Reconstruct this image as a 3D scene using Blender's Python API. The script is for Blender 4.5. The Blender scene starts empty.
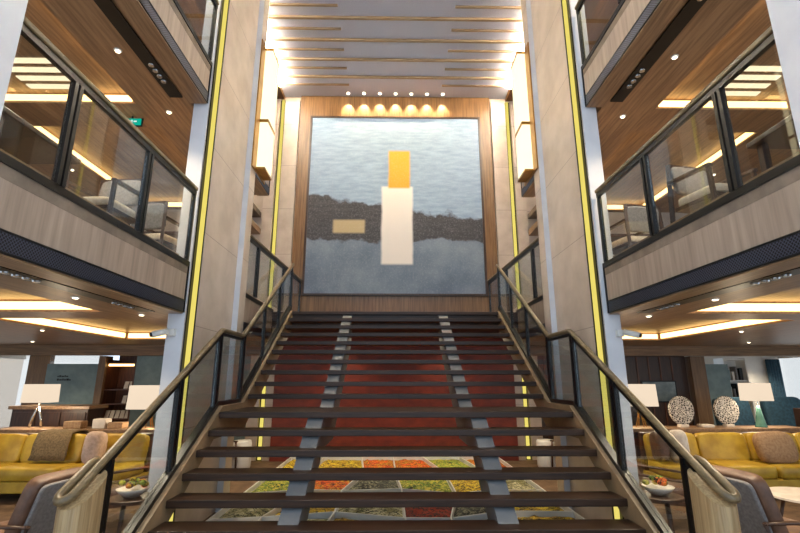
import bpy, bmesh, math, random
from mathutils import Vector, noise
random.seed(4)
SC = bpy.context.scene
COL = SC.collection
R = math.radians
# ------------------------------------------------------------------ camera, world, exposure
cam = bpy.data.cameras.new('camera')
camo = bpy.data.objects.new('camera', cam); COL.objects.link(camo)
cam.sensor_width = 36.0; cam.lens = 459.8 * 36 / 800; cam.clip_start = 0.05; cam.clip_end = 200
camo.location = (-0.0625, 0, 1.7267); camo.rotation_euler = (R(90 + 13.9), 0, R(-0.96))
SC.camera = camo
SC.view_settings.view_transform = 'Standard'; SC.view_settings.look = 'None'
SC.view_settings.gamma = 1.0; SC.view_settings.use_curve_mapping = False
SC.view_settings.exposure = 1.35
SKY_COL = (0.66, 0.82, 1.0); SKY_STR = .8
W = bpy.data.worlds.new('daylight'); SC.world = W; W.use_nodes = True
W.node_tree.nodes['Background'].inputs[0].default_value = (*SKY_COL, 1)
W.node_tree.nodes['Background'].inputs[1].default_value = SKY_STR
P_ROOM = 1.7          # multiplies the lamps of the lounges and decks
E_COVE_CEIL = 120.0    # strips beside the atrium ceiling
E_COVE = 2.6          # strips inside the tray ceilings

# ------------------------------------------------------------------ helpers
def lin(c):
    return tuple(((v / 255) / 12.92 if v / 255 <= 0.04045 else ((v / 255 + 0.055) / 1.055) ** 2.4) for v in c)

class NT:
    def __init__(s, name):
        s.m = bpy.data.materials.new(name); s.m.use_nodes = True
        s.t = s.m.node_tree; s.n = s.t.nodes; s.b = s.n['Principled BSDF']; s.o = s.n['Material Output']
    def new(s, ty, **k):
        n = s.n.new(ty)
        for a, v in k.items(): setattr(n, a, v)
        return n
    def link(s, a, b): s.t.links.new(a, b)
    def math(s, op, a, b=None, c=None):
        n = s.new('ShaderNodeMath', operation=op)
        for i, v in enumerate((a, b, c)):
            if v is None: continue
            if isinstance(v, (int, float)): n.inputs[i].default_value = v
            else: s.link(v, n.inputs[i])
        return n.outputs[0]
    def mix(s, f, a, b):
        n = s.new('ShaderNodeMix', data_type='RGBA')
        for i, v in ((0, f), (6, a), (7, b)):
            if isinstance(v, (int, float)): n.inputs[i].default_value = v
            elif isinstance(v, tuple): n.inputs[i].default_value = (*v[:3], 1)
            else: s.link(v, n.inputs[i])
        return n.outputs[2]
    def coord(s, scale=(1, 1, 1)):
        c = s.new('ShaderNodeTexCoord'); mp = s.new('ShaderNodeMapping')
        mp.inputs['Scale'].default_value = scale
        s.link(c.outputs['Object'], mp.inputs[0]); return mp.outputs[0]
    def noise(s, vec, scale, detail=3, rough=0.55):
        n = s.new('ShaderNodeTexNoise'); n.inputs['Scale'].default_value = scale
        n.inputs['Detail'].default_value = detail; n.inputs['Roughness'].default_value = rough
        s.link(vec, n.inputs['Vector']); return n.outputs[0]
    def ramp(s, f, lo, hi):
        n = s.new('ShaderNodeMapRange'); n.clamp = True
        s.link(f, n.inputs[0]); n.inputs[1].default_value = lo; n.inputs[2].default_value = hi
        return n.outputs[0]
    def bump(s, h, strength, dist=0.01):
        n = s.new('ShaderNodeBump'); n.inputs['Strength'].default_value = strength; n.inputs['Distance'].default_value = dist
        s.link(h, n.inputs['Height']); s.link(n.outputs[0], s.b.inputs['Normal'])

def mat(name, c1, c2=None, scale=6, stretch=(1, 1, 1), rough=0.5, metal=0, bump=0, lo=0.35, hi=0.65, detail=4, spec=0.5):
    k = NT(name); k.b.inputs['Roughness'].default_value = rough; k.b.inputs['Metallic'].default_value = metal
    k.b.inputs['Specular IOR Level'].default_value = spec
    c1 = lin(c1); c2 = lin(c2) if c2 else tuple(v * 0.85 for v in c1)
    f = k.noise(k.coord(stretch), scale, detail)
    k.link(k.mix(k.ramp(f, lo, hi), c1, c2), k.b.inputs['Base Color'])
    if bump: k.bump(f, bump)
    return k.m

def emit(name, c, strength):
    strength *= .785
    k = NT(name); e = k.new('ShaderNodeEmission'); e.inputs[0].default_value = (*lin(c), 1); e.inputs[1].default_value = strength
    f = k.noise(k.coord(), 3, 2)
    v = k.math('MULTIPLY_ADD', f, 0.1 * strength, 0.95 * strength); k.link(v, e.inputs[1])
    k.link(e.outputs[0], k.o.inputs[0]); return k.m

def glassmat(name, tint=(0.93, 0.96, 0.96), ior=1.45):
    k = NT(name); tr = k.new('ShaderNodeBsdfTransparent'); tr.inputs[0].default_value = (*tint, 1)
    gl = k.new('ShaderNodeBsdfGlossy'); gl.inputs['Roughness'].default_value = 0.0
    lw = k.new('ShaderNodeLayerWeight'); lw.inputs[0].default_value = .5
    fr = k.math('MULTIPLY_ADD', k.math('POWER', lw.outputs[1], 5), .8, .09)
    mx = k.new('ShaderNodeMixShader'); k.link(fr, mx.inputs[0]); k.link(tr.outputs[0], mx.inputs[1]); k.link(gl.outputs[0], mx.inputs[2])
    k.link(mx.outputs[0], k.o.inputs[0]); return k.m

M = {}
M['fascia_wood'] = mat('limed_oak_fascia', (172, 152, 134), (140, 122, 108), 9, (2, 2, .12), .45, lo=.3, hi=.7)
M['soffit'] = mat('oak_soffit', (158, 126, 94), (122, 94, 68), 7, (4, .25, 4), .4)
M['beam_wood'] = mat('oak_beam', (140, 110, 78), (106, 80, 56), 7, (.25, 4, 4), .45)
M['pillar_wood'] = mat('oak_pillar', (128, 100, 72), (100, 76, 54), 7, (5, 5, .25), .45)
M['panel_wood'] = mat('oak_panel', (136, 100, 62), (100, 70, 40), 8, (5, 5, .2), .4)
M['rail_wood'] = mat('handrail_oak', (128, 108, 76), (98, 82, 58), 10, (4, .5, 4), .42)
M['newel_wood'] = mat('newel_oak', (186, 158, 116), (150, 122, 84), 9, (6, 6, .25), .4)
M['tread'] = mat('dark_tread_wood', (60, 39, 25), (37, 23, 15), 9, (.3, 5, 5), .4, spec=.3)
M['dark_wood'] = mat('dark_wood', (66, 42, 28), (42, 26, 18), 8, (5, 5, .4), .4)
M['red_wood'] = mat('red_brown_wood', (104, 60, 36), (70, 38, 22), 8, (5, 5, .4), .4)
M['walnut'] = mat('walnut_frame', (88, 58, 38), (62, 40, 26), 8, (3, 3, .6), .4)
M['stringer'] = mat('beige_stringer', (140, 114, 84), (118, 96, 70), 4, rough=.5)
M['grey_steel'] = mat('grey_painted_steel', (104, 106, 108), (90, 92, 94), 3, rough=.5)
M['black'] = mat('black_metal', (22, 22, 23), (14, 14, 15), 5, rough=.35, metal=.4)
M['brass'] = mat('brass', (176, 128, 52), (150, 104, 38), 4, rough=.35, metal=.6)
M['chrome'] = mat('satin_steel', (190, 190, 188), (168, 168, 166), 4, rough=.25, metal=.9)
M['white'] = mat('white_paint', (226, 224, 218), (214, 212, 206), 3, rough=.5)
M['grey_wall'] = mat('grey_wall', (204, 198, 194), (190, 184, 180), 3, rough=.6)
M['blue_wall'] = mat('blue_grey_wall', (126, 146, 148), (108, 128, 132), 5, rough=.6)
M['ceil_blue'] = mat('silver_ceiling', (204, 208, 226), (188, 192, 212), 60, rough=.45)
M['slat'] = mat('ceiling_slat', (170, 148, 118), (146, 124, 96), 8, (.4, 4, 4), .45)
M['floor'] = mat('lounge_carpet', (118, 92, 66), (88, 66, 46), 5, rough=.85)
M['deck_floor'] = mat('deck_carpet', (132, 116, 100), (108, 94, 80), 5, rough=.85)
M['red_wall'] = mat('rust_red_wall', (124, 42, 18), (96, 30, 12), 4, (1, 1, 2), .55)
M['glass'] = glassmat('clear_glass')
M['window_glass'] = glassmat('window_glass', (.80, .74, .68))
M['gold_leather'] = mat('mustard_leather', (198, 164, 56), (170, 136, 40), 5, rough=.42, bump=.25)
M['tan_fabric'] = mat('tan_fabric', (172, 140, 106), (146, 116, 86), 30, rough=.85, bump=.15)
M['pink_fabric'] = mat('pale_pink_fabric', (206, 180, 162), (184, 158, 140), 25, rough=.85, bump=.15)
M['white_fabric'] = mat('white_fabric', (222, 216, 206), (200, 192, 182), 25, rough=.85, bump=.15)
M['brown_leather'] = mat('brown_leather', (116, 84, 64), (88, 62, 46), 9, rough=.5, bump=.3)
M['throw'] = mat('brown_knit', (126, 106, 76), (96, 80, 56), 40, rough=.95, bump=.5)
M['grey_fabric'] = mat('grey_fabric', (134, 130, 128), (114, 110, 108), 40, rough=.9, bump=.15)
M['cream_fabric'] = mat('cream_fabric', (212, 196, 174), (190, 174, 152), 30, rough=.85)
M['blue_fabric'] = mat('blue_fabric', (48, 84, 104), (34, 64, 82), 20, rough=.8)
M['neon'] = emit('yellow_led', (226, 208, 104), .56)
M['lum'] = emit('sconce_glow', (255, 238, 190), .9)
M['shade'] = emit('lamp_shade_glow', (255, 232, 204), .46)
M['cove'] = emit('warm_led', (255, 206, 128), E_COVE)
M['cove_ceil'] = emit('soft_white_led', (255, 240, 212), E_COVE_CEIL)
M['bulb'] = emit('bulb_glow', (255, 236, 200), 5)
M['louver_glow'] = emit('cream_louver_glow', (255, 232, 190), .8)  # stands in for the lit gaps between louver slats
M['exit'] = emit('green_sign_glow', (20, 190, 160), .4)
M['exit_white'] = emit('white_sign_glow', (225, 255, 245), .45)
M['screen'] = mat('framed_picture', (126, 142, 146), (90, 104, 110), 4, rough=.2)
M['card'] = mat('white_card', (226, 216, 204), (206, 196, 184), 6, rough=.7)
M['teal_glass'] = mat('teal_glass', (96, 140, 128), (72, 116, 106), 6, rough=.1)
M['ink'] = mat('dark_ink', (30, 32, 34), (24, 26, 28), 4, rough=.6)

def stone():
    k = NT('pale_stone'); k.b.inputs['Roughness'].default_value = .38
    v = k.coord(); f = k.noise(v, 2.2, 5)
    base = k.mix(k.ramp(f, .35, .65), lin((204, 188, 172)), lin((184, 167, 150)))
    sp = k.new('ShaderNodeSeparateXYZ'); k.link(v, sp.inputs[0])
    fr = k.math('FRACT', k.math('DIVIDE', sp.outputs[2], 1.18))
    jt = k.math('LESS_THAN', fr, .008)
    k.link(k.mix(jt, base, lin((150, 134, 120))), k.b.inputs['Base Color']); return k.m
M['stone'] = stone()

M['daylit_stone'] = mat('daylight_toned_stone', (206, 206, 208), (194, 194, 198), 3, rough=.45)  # paler copy of the column stone, with daylight put into its colour
def grille():
    k = NT('perforated_black_grille'); k.b.inputs['Roughness'].default_value = .4; k.b.inputs['Metallic'].default_value = .5
    v = k.coord((1, 1, 1)); sp = k.new('ShaderNodeSeparateXYZ'); k.link(v, sp.inputs[0])
    a = k.math('ADD', sp.outputs[1], sp.outputs[2]); b = k.math('SUBTRACT', sp.outputs[1], sp.outputs[2])
    fa = k.math('PINGPONG', a, .014); fb = k.math('PINGPONG', b, .014)
    g = k.math('GREATER_THAN', k.math('MINIMUM', fa, fb), .004)
    k.link(k.mix(g, lin((70, 76, 96)), lin((12, 13, 20))), k.b.inputs['Base Color']); return k.m
M['grille'] = grille()

def disc_mat():
    k = NT('carved_white_disc'); k.b.inputs['Roughness'].default_value = .6
    v = k.new('ShaderNodeTexVoronoi'); v.feature = 'DISTANCE_TO_EDGE'; v.inputs['Scale'].default_value = 26
    k.link(k.coord(), v.inputs['Vector'])
    k.link(k.mix(k.ramp(v.outputs[0], .05, .16), lin((206, 200, 190)), lin((58, 52, 48))), k.b.inputs['Base Color']); return k.m
M['disc'] = disc_mat()

def lichen(name, c1, c2, c3):
    k = NT(name); k.b.inputs['Roughness'].default_value = .9
    v = k.coord(); f = k.noise(v, 5, 5, .65); g = k.noise(v, 18, 4, .7)
    a = k.mix(k.ramp(f, .44, .56), lin(c1), lin(c2))
    w = k.noise(k.coord((1, 2.5, 1)), 7, 2); a = k.mix(k.math('LESS_THAN', k.math('ABSOLUTE', k.math('SUBTRACT', w, .5)), .025), a, lin((36, 32, 26)))
    k.link(k.mix(k.ramp(g, .5, .62), a, lin(c3)), k.b.inputs['Base Color'])
    k.bump(g, .6, .03); return k.m
M['lichen_yellow'] = lichen('yellow_lichen', (226, 196, 50), (190, 150, 30), (70, 60, 24))
M['lichen_green'] = lichen('green_lichen', (150, 160, 50), (100, 130, 46), (214, 196, 80))
M['lichen_orange'] = lichen('orange_lichen', (232, 96, 24), (206, 150, 40), (140, 40, 16))
M['lichen_red'] = lichen('red_lichen', (176, 54, 26), (140, 36, 18), (72, 30, 20))
M['lichen_dark'] = lichen('dark_lichen', (74, 78, 70), (44, 46, 42), (150, 148, 120))
M['lichen_pale'] = lichen('pale_lichen', (206, 200, 160), (140, 134, 90), (80, 84, 50))

class MB:
    def __init__(s): s.bm = bmesh.new()
    def box(s, x0, x1, y0, y1, z0, z1):
        x0, x1 = sorted((x0, x1)); y0, y1 = sorted((y0, y1)); z0, z1 = sorted((z0, z1))
        v = [s.bm.verts.new((x, y, z)) for z in (z0, z1) for y in (y0, y1) for x in (x0, x1)]
        for f in ((0, 2, 3, 1), (4, 5, 7, 6), (0, 1, 5, 4), (2, 6, 7, 3), (0, 4, 6, 2), (1, 3, 7, 5)): s.bm.faces.new([v[i] for i in f])
        return s
    def prism(s, poly, axis, lo, hi):       # poly in the plane across axis
        def p(a, b, t): return {'x': (t, a, b), 'y': (a, t, b), 'z': (a, b, t)}[axis]
        A = [s.bm.verts.new(p(a, b, lo)) for a, b in poly]; B = [s.bm.verts.new(p(a, b, hi)) for a, b in poly]
        n = len(poly); s.bm.faces.new(A); s.bm.faces.new(B[::-1])
        for i in range(n): s.bm.faces.new((A[i], B[i], B[(i + 1) % n], A[(i + 1) % n]))
        return s
    def loft(s, rings, cap=True, closed=True):
        V = [[s.bm.verts.new(p) for p in r] for r in rings]
        n = len(V[0])
        for a, b in zip(V[:-1], V[1:]):
            for i in range(n if closed else n - 1):
                s.bm.faces.new((a[i], a[(i + 1) % n], b[(i + 1) % n], b[i]))
        if cap: s.bm.faces.new(V[0][::-1]); s.bm.faces.new(V[-1])
        return s
    def tube(s, pts, r, seg=10, flat=1.0):
        pts = [Vector(p) for p in pts]; rings = []
        for i, p in enumerate(pts):
            d = ((pts[min(i + 1, len(pts) - 1)] - p).normalized() + (p - pts[max(i - 1, 0)]).normalized()).normalized()
            u = d.cross(Vector((0, 0, 1)))
            u = Vector((1, 0, 0)) if u.length < 1e-3 else u.normalized()
            w = u.cross(d)
            rr = r[i] if isinstance(r, (list, tuple)) else r
            rings.append([p + (u * math.cos(t) + w * math.sin(t) * flat) * rr for t in [2 * math.pi * j / seg for j in range(seg)]])
        return s.loft(rings)
    def bar(s, a, b, w, h):                  # square-section bar between two points
        a, b = Vector(a), Vector(b); d = (b - a).normalized(); u = d.cross(Vector((0, 0, 1)))
        u = Vector((1, 0, 0)) if u.length < 1e-3 else u.normalized(); v = u.cross(d)
        rg = lambda p: [p + u * (w / 2 * i) + v * (h / 2 * j) for i, j in ((-1, -1), (1, -1), (1, 1), (-1, 1))]
        return s.loft([rg(a), rg(b)])
    def lathe(s, prof, c=(0, 0, 0), seg=24):
        c = Vector(c)
        return s.loft([[c + Vector((max(r, 1e-4) * math.cos(2 * math.pi * j / seg), max(r, 1e-4) * math.sin(2 * math.pi * j / seg), z)) for j in range(seg)] for r, z in prof])
    def pillow(s, c, a, e=.45, rot=(0, 0, 0), nu=20, nv=12):   # soft rounded cushion
        from mathutils import Euler
        c = Vector(c); E = Euler(rot).to_matrix()
        sg = lambda v, p: math.copysign(abs(v) ** p, v)
        rings = []
        for i in range(nv + 1):
            t = -math.pi / 2 + math.pi * i / nv; t = max(min(t, math.pi / 2 - .02), -math.pi / 2 + .02)
            rings.append([c + E @ Vector((a[0] * sg(math.cos(t), e) * sg(math.cos(q), e), a[1] * sg(math.cos(t), e) * sg(math.sin(q), e), a[2] * sg(math.sin(t), e))) for q in [2 * math.pi * j / nu + .01 for j in range(nu)]])
        return s.loft(rings)
    def build(s, name, m, parent=None, smooth=False, bevel=0, world=False, label=None):
        bmesh.ops.recalc_face_normals(s.bm, faces=s.bm.faces)
        if world and parent is not None: bmesh.ops.translate(s.bm, verts=s.bm.verts, vec=-Vector(parent.location))
        me = bpy.data.meshes.new(name); s.bm.to_mesh(me); s.bm.free()
        if smooth:
            for p in me.polygons: p.use_smooth = True
        me.materials.append(M[m] if isinstance(m, str) else m)
        o = bpy.data.objects.new(name, me); COL.objects.link(o)
        if parent is not None: o.parent = parent
        if bevel:
            b = o.modifiers.new('bevel', 'BEVEL'); b.width = bevel; b.segments = 2; b.limit_method = 'ANGLE'
        if label: o['label'] = label
        return o

def tag(o, label, cat, group=None):
    o['label'] = label; o['category'] = cat
    if group: o['group'] = group
    return o
def thing(name, label, cat, loc=(0, 0, 0), rz=0, group=None):
    o = bpy.data.objects.new(name, None); COL.objects.link(o); o.location = loc; o.rotation_euler = (0, 0, rz)
    o.empty_display_size = .1
    return tag(o, label, cat, group)
def struct(o): o['kind'] = 'structure'; return o
def single(o, loc):      # gives a one-mesh thing its origin at its base
    o.data.transform(__import__('mathutils').Matrix.Translation(-Vector(loc))); o.location = loc; return o
def dup(root, loc, rz, label, scale=None):
    r = root.copy(); COL.objects.link(r); r.location = loc; r.rotation_euler = (0, 0, rz); r['label'] = label
    for ch in list(root.children):
        c = ch.copy(); COL.objects.link(c); c.parent = r
        for g in list(ch.children):
            d = g.copy(); COL.objects.link(d); d.parent = c
    return r
def lamp(name, kind, loc, energy, col, parent=None, **k):
    l = bpy.data.lights.new(name, kind); l.energy = energy; l.color = col
    for a, v in k.items(): setattr(l, a, v)
    o = bpy.data.objects.new(name, l); COL.objects.link(o); o.location = loc
    if parent is not None: o.parent = parent
    return o
SIDE = {-1: 'left', 1: 'right'}

# ------------------------------------------------------------------ the setting
XB, F2, F3, F4, ZC, YW = 2.5, 3.074, 5.83, 8.55, 9.15, 11.0
S1, S2, S3 = F2 - .57, F3 - .57, F4 - .57             # soffits
struct(MB().box(-10.5, 10.5, -.5, 13.5, -.1, 0).build('floor', 'floor'))
for s in (-1, 1):
    struct(MB().box(s * 2.5, s * 10.5, 1.5, 13.5, F2 - .12, F2).build(f'floor_{SIDE[s]}', 'deck_floor'))
    struct(MB().box(s * 2.5, s * 10.5, 1.5, 8.47, F3 - .12, F3).box(s * 3.38, s * 10.5, 8.4701, 13.5, F3 - .12, F3).build(f'floor_upper_{SIDE[s]}', 'deck_floor'))
    struct(MB().box(s * 2.5, s * 10.5, 1.5, 6.9, F4 - .12, F4).box(s * 3.38, s * 10.5, 6.9001, 13.5, F4 - .12, F4).build(f'ceiling_upper_{SIDE[s]}', 'soffit'))
struct(MB().box(-2.49, 2.49, 9.28, YW, F2 - .3, F2 - .002).build('floor_landing', 'tread'))
struct(MB().box(-2.98, 2.98, 2.0, YW, ZC, ZC + .1).build('ceiling', 'ceil_blue'))
struct(MB().box(-4.4, 4.4, YW, YW + .2, F2 - .3, ZC + .1).box(-3.3, -2.76, YW, YW + .2, .001, F2 - .3).box(2.76, 3.3, YW, YW + .2, .001, F2 - .3).build('wall_back', 'stone'))
struct(MB().box(-2.75, 2.75, YW - .15, YW + .05, 0, F2 - .31).build('wall_under_stair', 'red_wall'))
# wooden panel round the painting
wp = MB(); wp.box(-2.53, 2.53, YW - .06, YW - .001, F2, ZC - .001)
struct(wp.build('trim_1', 'panel_wood'))
for s in (-1, 1):
    struct(MB().box(s * 2.98, s * 4.2, 2.0, YW, ZC - .06, ZC + .1).build(f'ceiling_edge_{SIDE[s]}', 'panel_wood'))
# slats of the atrium ceiling
y, full = 10.93, True
sl = MB(); n = 0
ys = [10.41 - .3235 * i for i in range(26)]
for i, y in enumerate(ys):
    if i % 2 == 1: sl.box(-2.9, 2.9, y - .03, y + .03, ZC - .05, ZC - .001)
    else:
        for s in (-1, 1): sl.box(s * 2.9, s * 1.2, y - .02, y + .02, ZC - .04, ZC - .001)
o = struct(sl.build('ceiling_slats', 'slat'))
for s in (-1, 1):
    t = thing('cove_light', f'glowing strip of light along the {SIDE[s]} edge of the slatted ceiling', 'light', (s * 2.955, 6.5, ZC - .1), group='strips beside the slatted ceiling')
    MB().box(s * 2.945, s * 2.975, 2.1, 10.4, ZC - .10, ZC - .03).build('led_strip', 'cove_ceil', t, world=True)
    MB().box(s * 2.976, s * 2.979, 2.1, 10.95, ZC - .12, ZC - .001).build('channel', 'brass', t, world=True)

def tray_ceiling(s, z, th, holes, name, xin, ycut):
    xs = sorted({xin, 3.36, 10.5, *[h[0] for h in holes], *[h[1] for h in holes]})
    ysx = sorted({1.5, 13.5, ycut, *[h[2] for h in holes], *[h[3] for h in holes]})
    mb = MB()
    for xa, xb in zip(xs[:-1], xs[1:]):
        for ya, yb in zip(ysx[:-1], ysx[1:]):
            if xb <= 3.361 and ya >= ycut - .001: continue
            if any(h[0] <= xa and xb <= h[1] and h[2] <= ya and yb <= h[3] for h in holes): continue
            mb.box(s * xa, s * xb, ya, yb, z, z + th)
    for h in holes: mb.box(s * (h[0] - .02), s * (h[1] + .02), h[2] - .02, h[3] + .02, z + th + .0005, z + th + .02)
    return struct(mb.build(name, 'soffit'))
HOLES = [(3.45, 5.3, 1.7, 5.42), (3.45, 5.3, 6.0, 9.2)]
WHERE = {1: 'over the lounge', 2: 'over the balcony deck', 3: 'over the upper deck'}
for s in (-1, 1):
    for lv, z in ((1, S1), (2, S2), (3, S3)):
        tray_ceiling(s, z, .14, HOLES, f'ceiling_deck_{lv}_{SIDE[s]}', 2.72, {1: 13.4, 2: 8.47, 3: 6.9}[lv])
        for hi, h in enumerate(HOLES):
            pass
            t = thing('cove_light', f'warm strip light hidden round the {"nearer" if hi == 0 else "farther"} tray ceiling {WHERE[lv]}, {SIDE[s]} side', 'light', (s * (h[0] + h[1]) / 2, (h[2] + h[3]) / 2, z + .14), group='strip lights of the tray ceilings')
            a, b = z + .03, z + .12
            for q in ((h[0] + .002, h[0] + .012, h[2] + .05, h[3] - .05), (h[1] - .012, h[1] - .002, h[2] + .05, h[3] - .05),
                      (h[0] + .05, h[1] - .05, h[2] + .002, h[2] + .012), (h[0] + .05, h[1] - .05, h[3] - .012, h[3] - .002)):
                MB().box(s * q[0], s * q[1], q[2], q[3], a, b).build('led_strip', 'cove', t, world=True)

# outer walls and far walls
for s in (-1, 1):
    n = SIDE[s]
    struct(MB().box(s * 10.4, s * 10.5, 1.5, 13.4, 0, .5).box(s * 10.4, s * 10.5, 1.5, 13.4, 2.3, F2 - .12).box(s * 10.4, s * 10.5, 1.5, 4, .5, 2.3).build(f'wall_{n}', 'white'))
    struct(MB().box(s * 8.2, s * 8.3, 1.5, 13.4, F2, S2).build(f'wall_deck_{n}', 'grey_wall'))
    struct(MB().box(s * 8.2, s * 8.3, 1.5, 13.4, F3, S3).build(f'wall_upper_{n}', 'panel_wood'))
    # partition walls across the decks, with a bright window toward the far end
    w = MB().box(s * 4.2, s * 8.2, 9.3, 9.4, F2, S2).box(s * 2.9, s * 4.2, 12.9, 13.0, F2, F2 + .35).box(s * 2.9, s * 4.2, 12.9, 13.0, F2 + 1.5, S2)
    struct(w.build(f'wall_partition_{n}', 'grey_wall'))
    struct(MB().box(s * 2.9, s * 8.2, 11.2, 11.3, F3, S3).build(f'wall_upper_end_{n}', 'panel_wood'))
    struct(MB().box(s * 2.92, s * 4.18, 12.94, 12.96, F2 + .352, F2 + 1.498).build(f'window_{5 if s < 0 else 6}', 'window_glass'))
    # beam in front of the far wall of the lounge
    struct(MB().box(s * 2.76, s * 10.3, 10.75, 10.95, 2.28 if s < 0 else 2.28, S1 - .001).build(f'trim_beam_{n}', 'beam_wood'))

# ------------------------------------------------------------------ left far wall of the lounge
YF = 11.2
struct(MB().box(-6.88, -6.72, 11.02, 11.3, 0, 2.279).build('trim_pillar_left', 'pillar_wood'))
struct(MB().box(-8.62, -8.1, YF, YF + .1, 0, S1).box(-10.4, -8.62, YF, YF + .1, 0, .35).box(-10.4, -8.62, YF, YF + .1, 2.32, S1).build('wall_far_left', 'panel_wood'))
struct(MB().box(-8.09, -6.89, YF - .06, YF - .04, 2.101, S1 - .01).build('window_3', 'window_glass'))
wl = MB().box(-8.1, -6.88, YF - .1, YF, 0, 2.1); struct(wl.build('wall_panel_left', 'blue_wall'))
struct(MB().box(-6.75, -2.76, YF + .4, YF + .5, 0, S1).build('wall_far_centre_left', 'red_wood'))
wl = struct(MB().box(-6.05, -3.4, YF - .1, YF + .02, 0, 2.279).build('wall_panel_inner_left', 'blue_wall'))
struct(MB().box(-10.46, -10.44, 4.001, 13.39, .501, 2.299).build('window_4', 'window_glass'))
struct(MB().box(-10.39, -8.63, YF + .04, YF + .06, .351, 2.319).build('window_1', 'window_glass'))
# wall sign: two short rows of dark lettering, too small to read
sg = MB()
for r, (zz, x0, n, hh) in enumerate(((1.80, -7.82, 5, .04), (1.72, -7.82, 6, .045))):
    x = x0
    for i in range(n):
        w = .025 + .014 * ((i * 7 + r) % 3); sg.box(x, x + w, YF - .108, YF - .1005, zz, zz + hh * (.7 + .3 * ((i + r) % 2))); x += w + .015
tag(single(sg.build('wall_sign', 'ink'), (-7.55, YF - .104, 1.66)), 'two short rows of small dark lettering on the blue-grey wall panel at left', 'sign')
# rack of cards in the dark wooden niche
t = thing('display_shelf', 'dark wooden display shelf of white cards between pillar and blue panel', 'shelf', (-6.4, 11.3, 0))
MB().box(-6.74, -6.71, 11.1, 11.6, 0, 2.2).box(-6.09, -6.06, 11.1, 11.6, 0, 2.2).build('side_panel', 'red_wood', t, world=True)
for zz in (.55, .85, 1.18, 1.5, 2.1): MB().box(-6.709, -6.091, 11.12, 11.55, zz, zz + .03).build('shelf', 'red_wood', t, world=True)
MB().box(-6.7, -6.1, 11.13, 11.16, 2.05, 2.098).build('light_strip', 'cove', t, world=True)
k = 0
for zz in (.58, .88, 1.21, 1.53):
    for i in range(5 if zz < 1 else 2):
        x = (-6.68 if zz < 1 else -6.33) + .115 * i
        c = MB().prism([(11.2, zz + .001), (11.215, zz + .001), (11.27, zz + .17), (11.255, zz + .17)], 'x', x, x + .09)
        tag(single(c.build('display_card', 'card'), (x + .045, 11.21, zz + .001)), f'white card leaning on the {["lowest", "second", "third", "upper"][k]} shelf of the dark wooden display rack', 'card', 'white cards on the display shelf')
    k += 1

# ------------------------------------------------------------------ right far wall of the lounge
struct(MB().box(2.76, 7.0, YF, YF + .1, 0, S1).build('wall_far_centre_right', 'dark_wood'))
bt = MB()
for i in range(14): bt.box(3.0 + i * .28, 3.03 + i * .28, YF - .02, YF - .001, 0, 2.279)
struct(bt.build('trim_battens', 'red_wood'))
struct(MB().box(7.02, 7.36, 11.02, 11.3, 0, 2.279).build('trim_pillar_right', 'pillar_wood'))
struct(MB().box(7.37, 7.95, YF - .1, YF + .1, 0, 2.1).build('wall_panel_right', 'blue_wall'))
struct(MB().box(8.45, 10.39, YF + 1.3, YF + 1.4, 0, S1).box(7.6, 8.45, YF + 1.3, YF + 1.4, 0, S1).build('wall_far_right', 'white'))
struct(MB().box(10.44, 10.46, 4.001, 13.39, .501, 2.299).build('window_2', 'window_glass'))
cur = MB()
for i in range(5): cur.lathe([(.05, .02), (.045, 2.27)], (9.98 + .07 * i, YF + 1.2, 0), 10)
tag(single(cur.build('curtain', 'blue_fabric', smooth=True), (10.12, YF + 1.2, .02)), 'narrow blue curtain hanging beside the bright window at far right', 'curtain')
t = thing('bookcase', 'tall white bookcase beside the blue-grey wall panel at right', 'bookcase', (8.25, 11.4, 0))
MB().box(7.97, 8.0, 11.25, 11.6, 0, 2.25).box(8.5, 8.53, 11.25, 11.6, 0, 2.25).build('side_panel', 'white', t, world=True)
MB().box(8.001, 8.499, 11.58, 11.6, 0, 2.25).build('back_panel', 'white', t, world=True)
for zz in (.5, .9, 1.3, 1.7, 2.2): MB().box(8.001, 8.499, 11.27, 11.579, zz, zz + .03).build('shelf', 'white', t, world=True)
cols = ['ink', 'dark_wood', 'blue_wall', 'card', 'grey_fabric']
words = ['black', 'dark brown', 'blue-grey', 'white', 'grey']; rows = {.9: 'lowest filled', 1.3: 'middle', 1.7: 'upper'}
for zz in rows:
    x = 8.05
    for i in range(4):
        w = .04 + .018 * ((i * 5 + int(zz * 10)) % 3); h = .2 + .04 * ((i * 3 + int(zz * 10)) % 4); ci = (i + int(zz * 10)) % 5
        b = MB().box(x, x + w, 11.3, 11.5, zz + .031, zz + .031 + h)
        tag(single(b.build('book', cols[ci], bevel=.004), (x + w / 2, 11.4, zz + .031)), f'{words[ci]} book on the {rows[zz]} shelf of the white bookcase, {["leftmost", "second from the left", "third from the left", "rightmost"][i]}', 'book', 'books in the white bookcase'); x += w + .045
t = thing('framed_picture', 'wide pale blue-grey picture on the dark wood wall at right', 'picture', (6.25, YF - .022, 1.27))
MB().box(5.85, 6.68, YF - .045, YF - .022, 1.22, 1.72).build('frame', 'black', t, world=True)
MB().box(5.88, 6.65, YF - .05, YF - .046, 1.25, 1.69).build('picture', 'screen', t, world=True)

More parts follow.
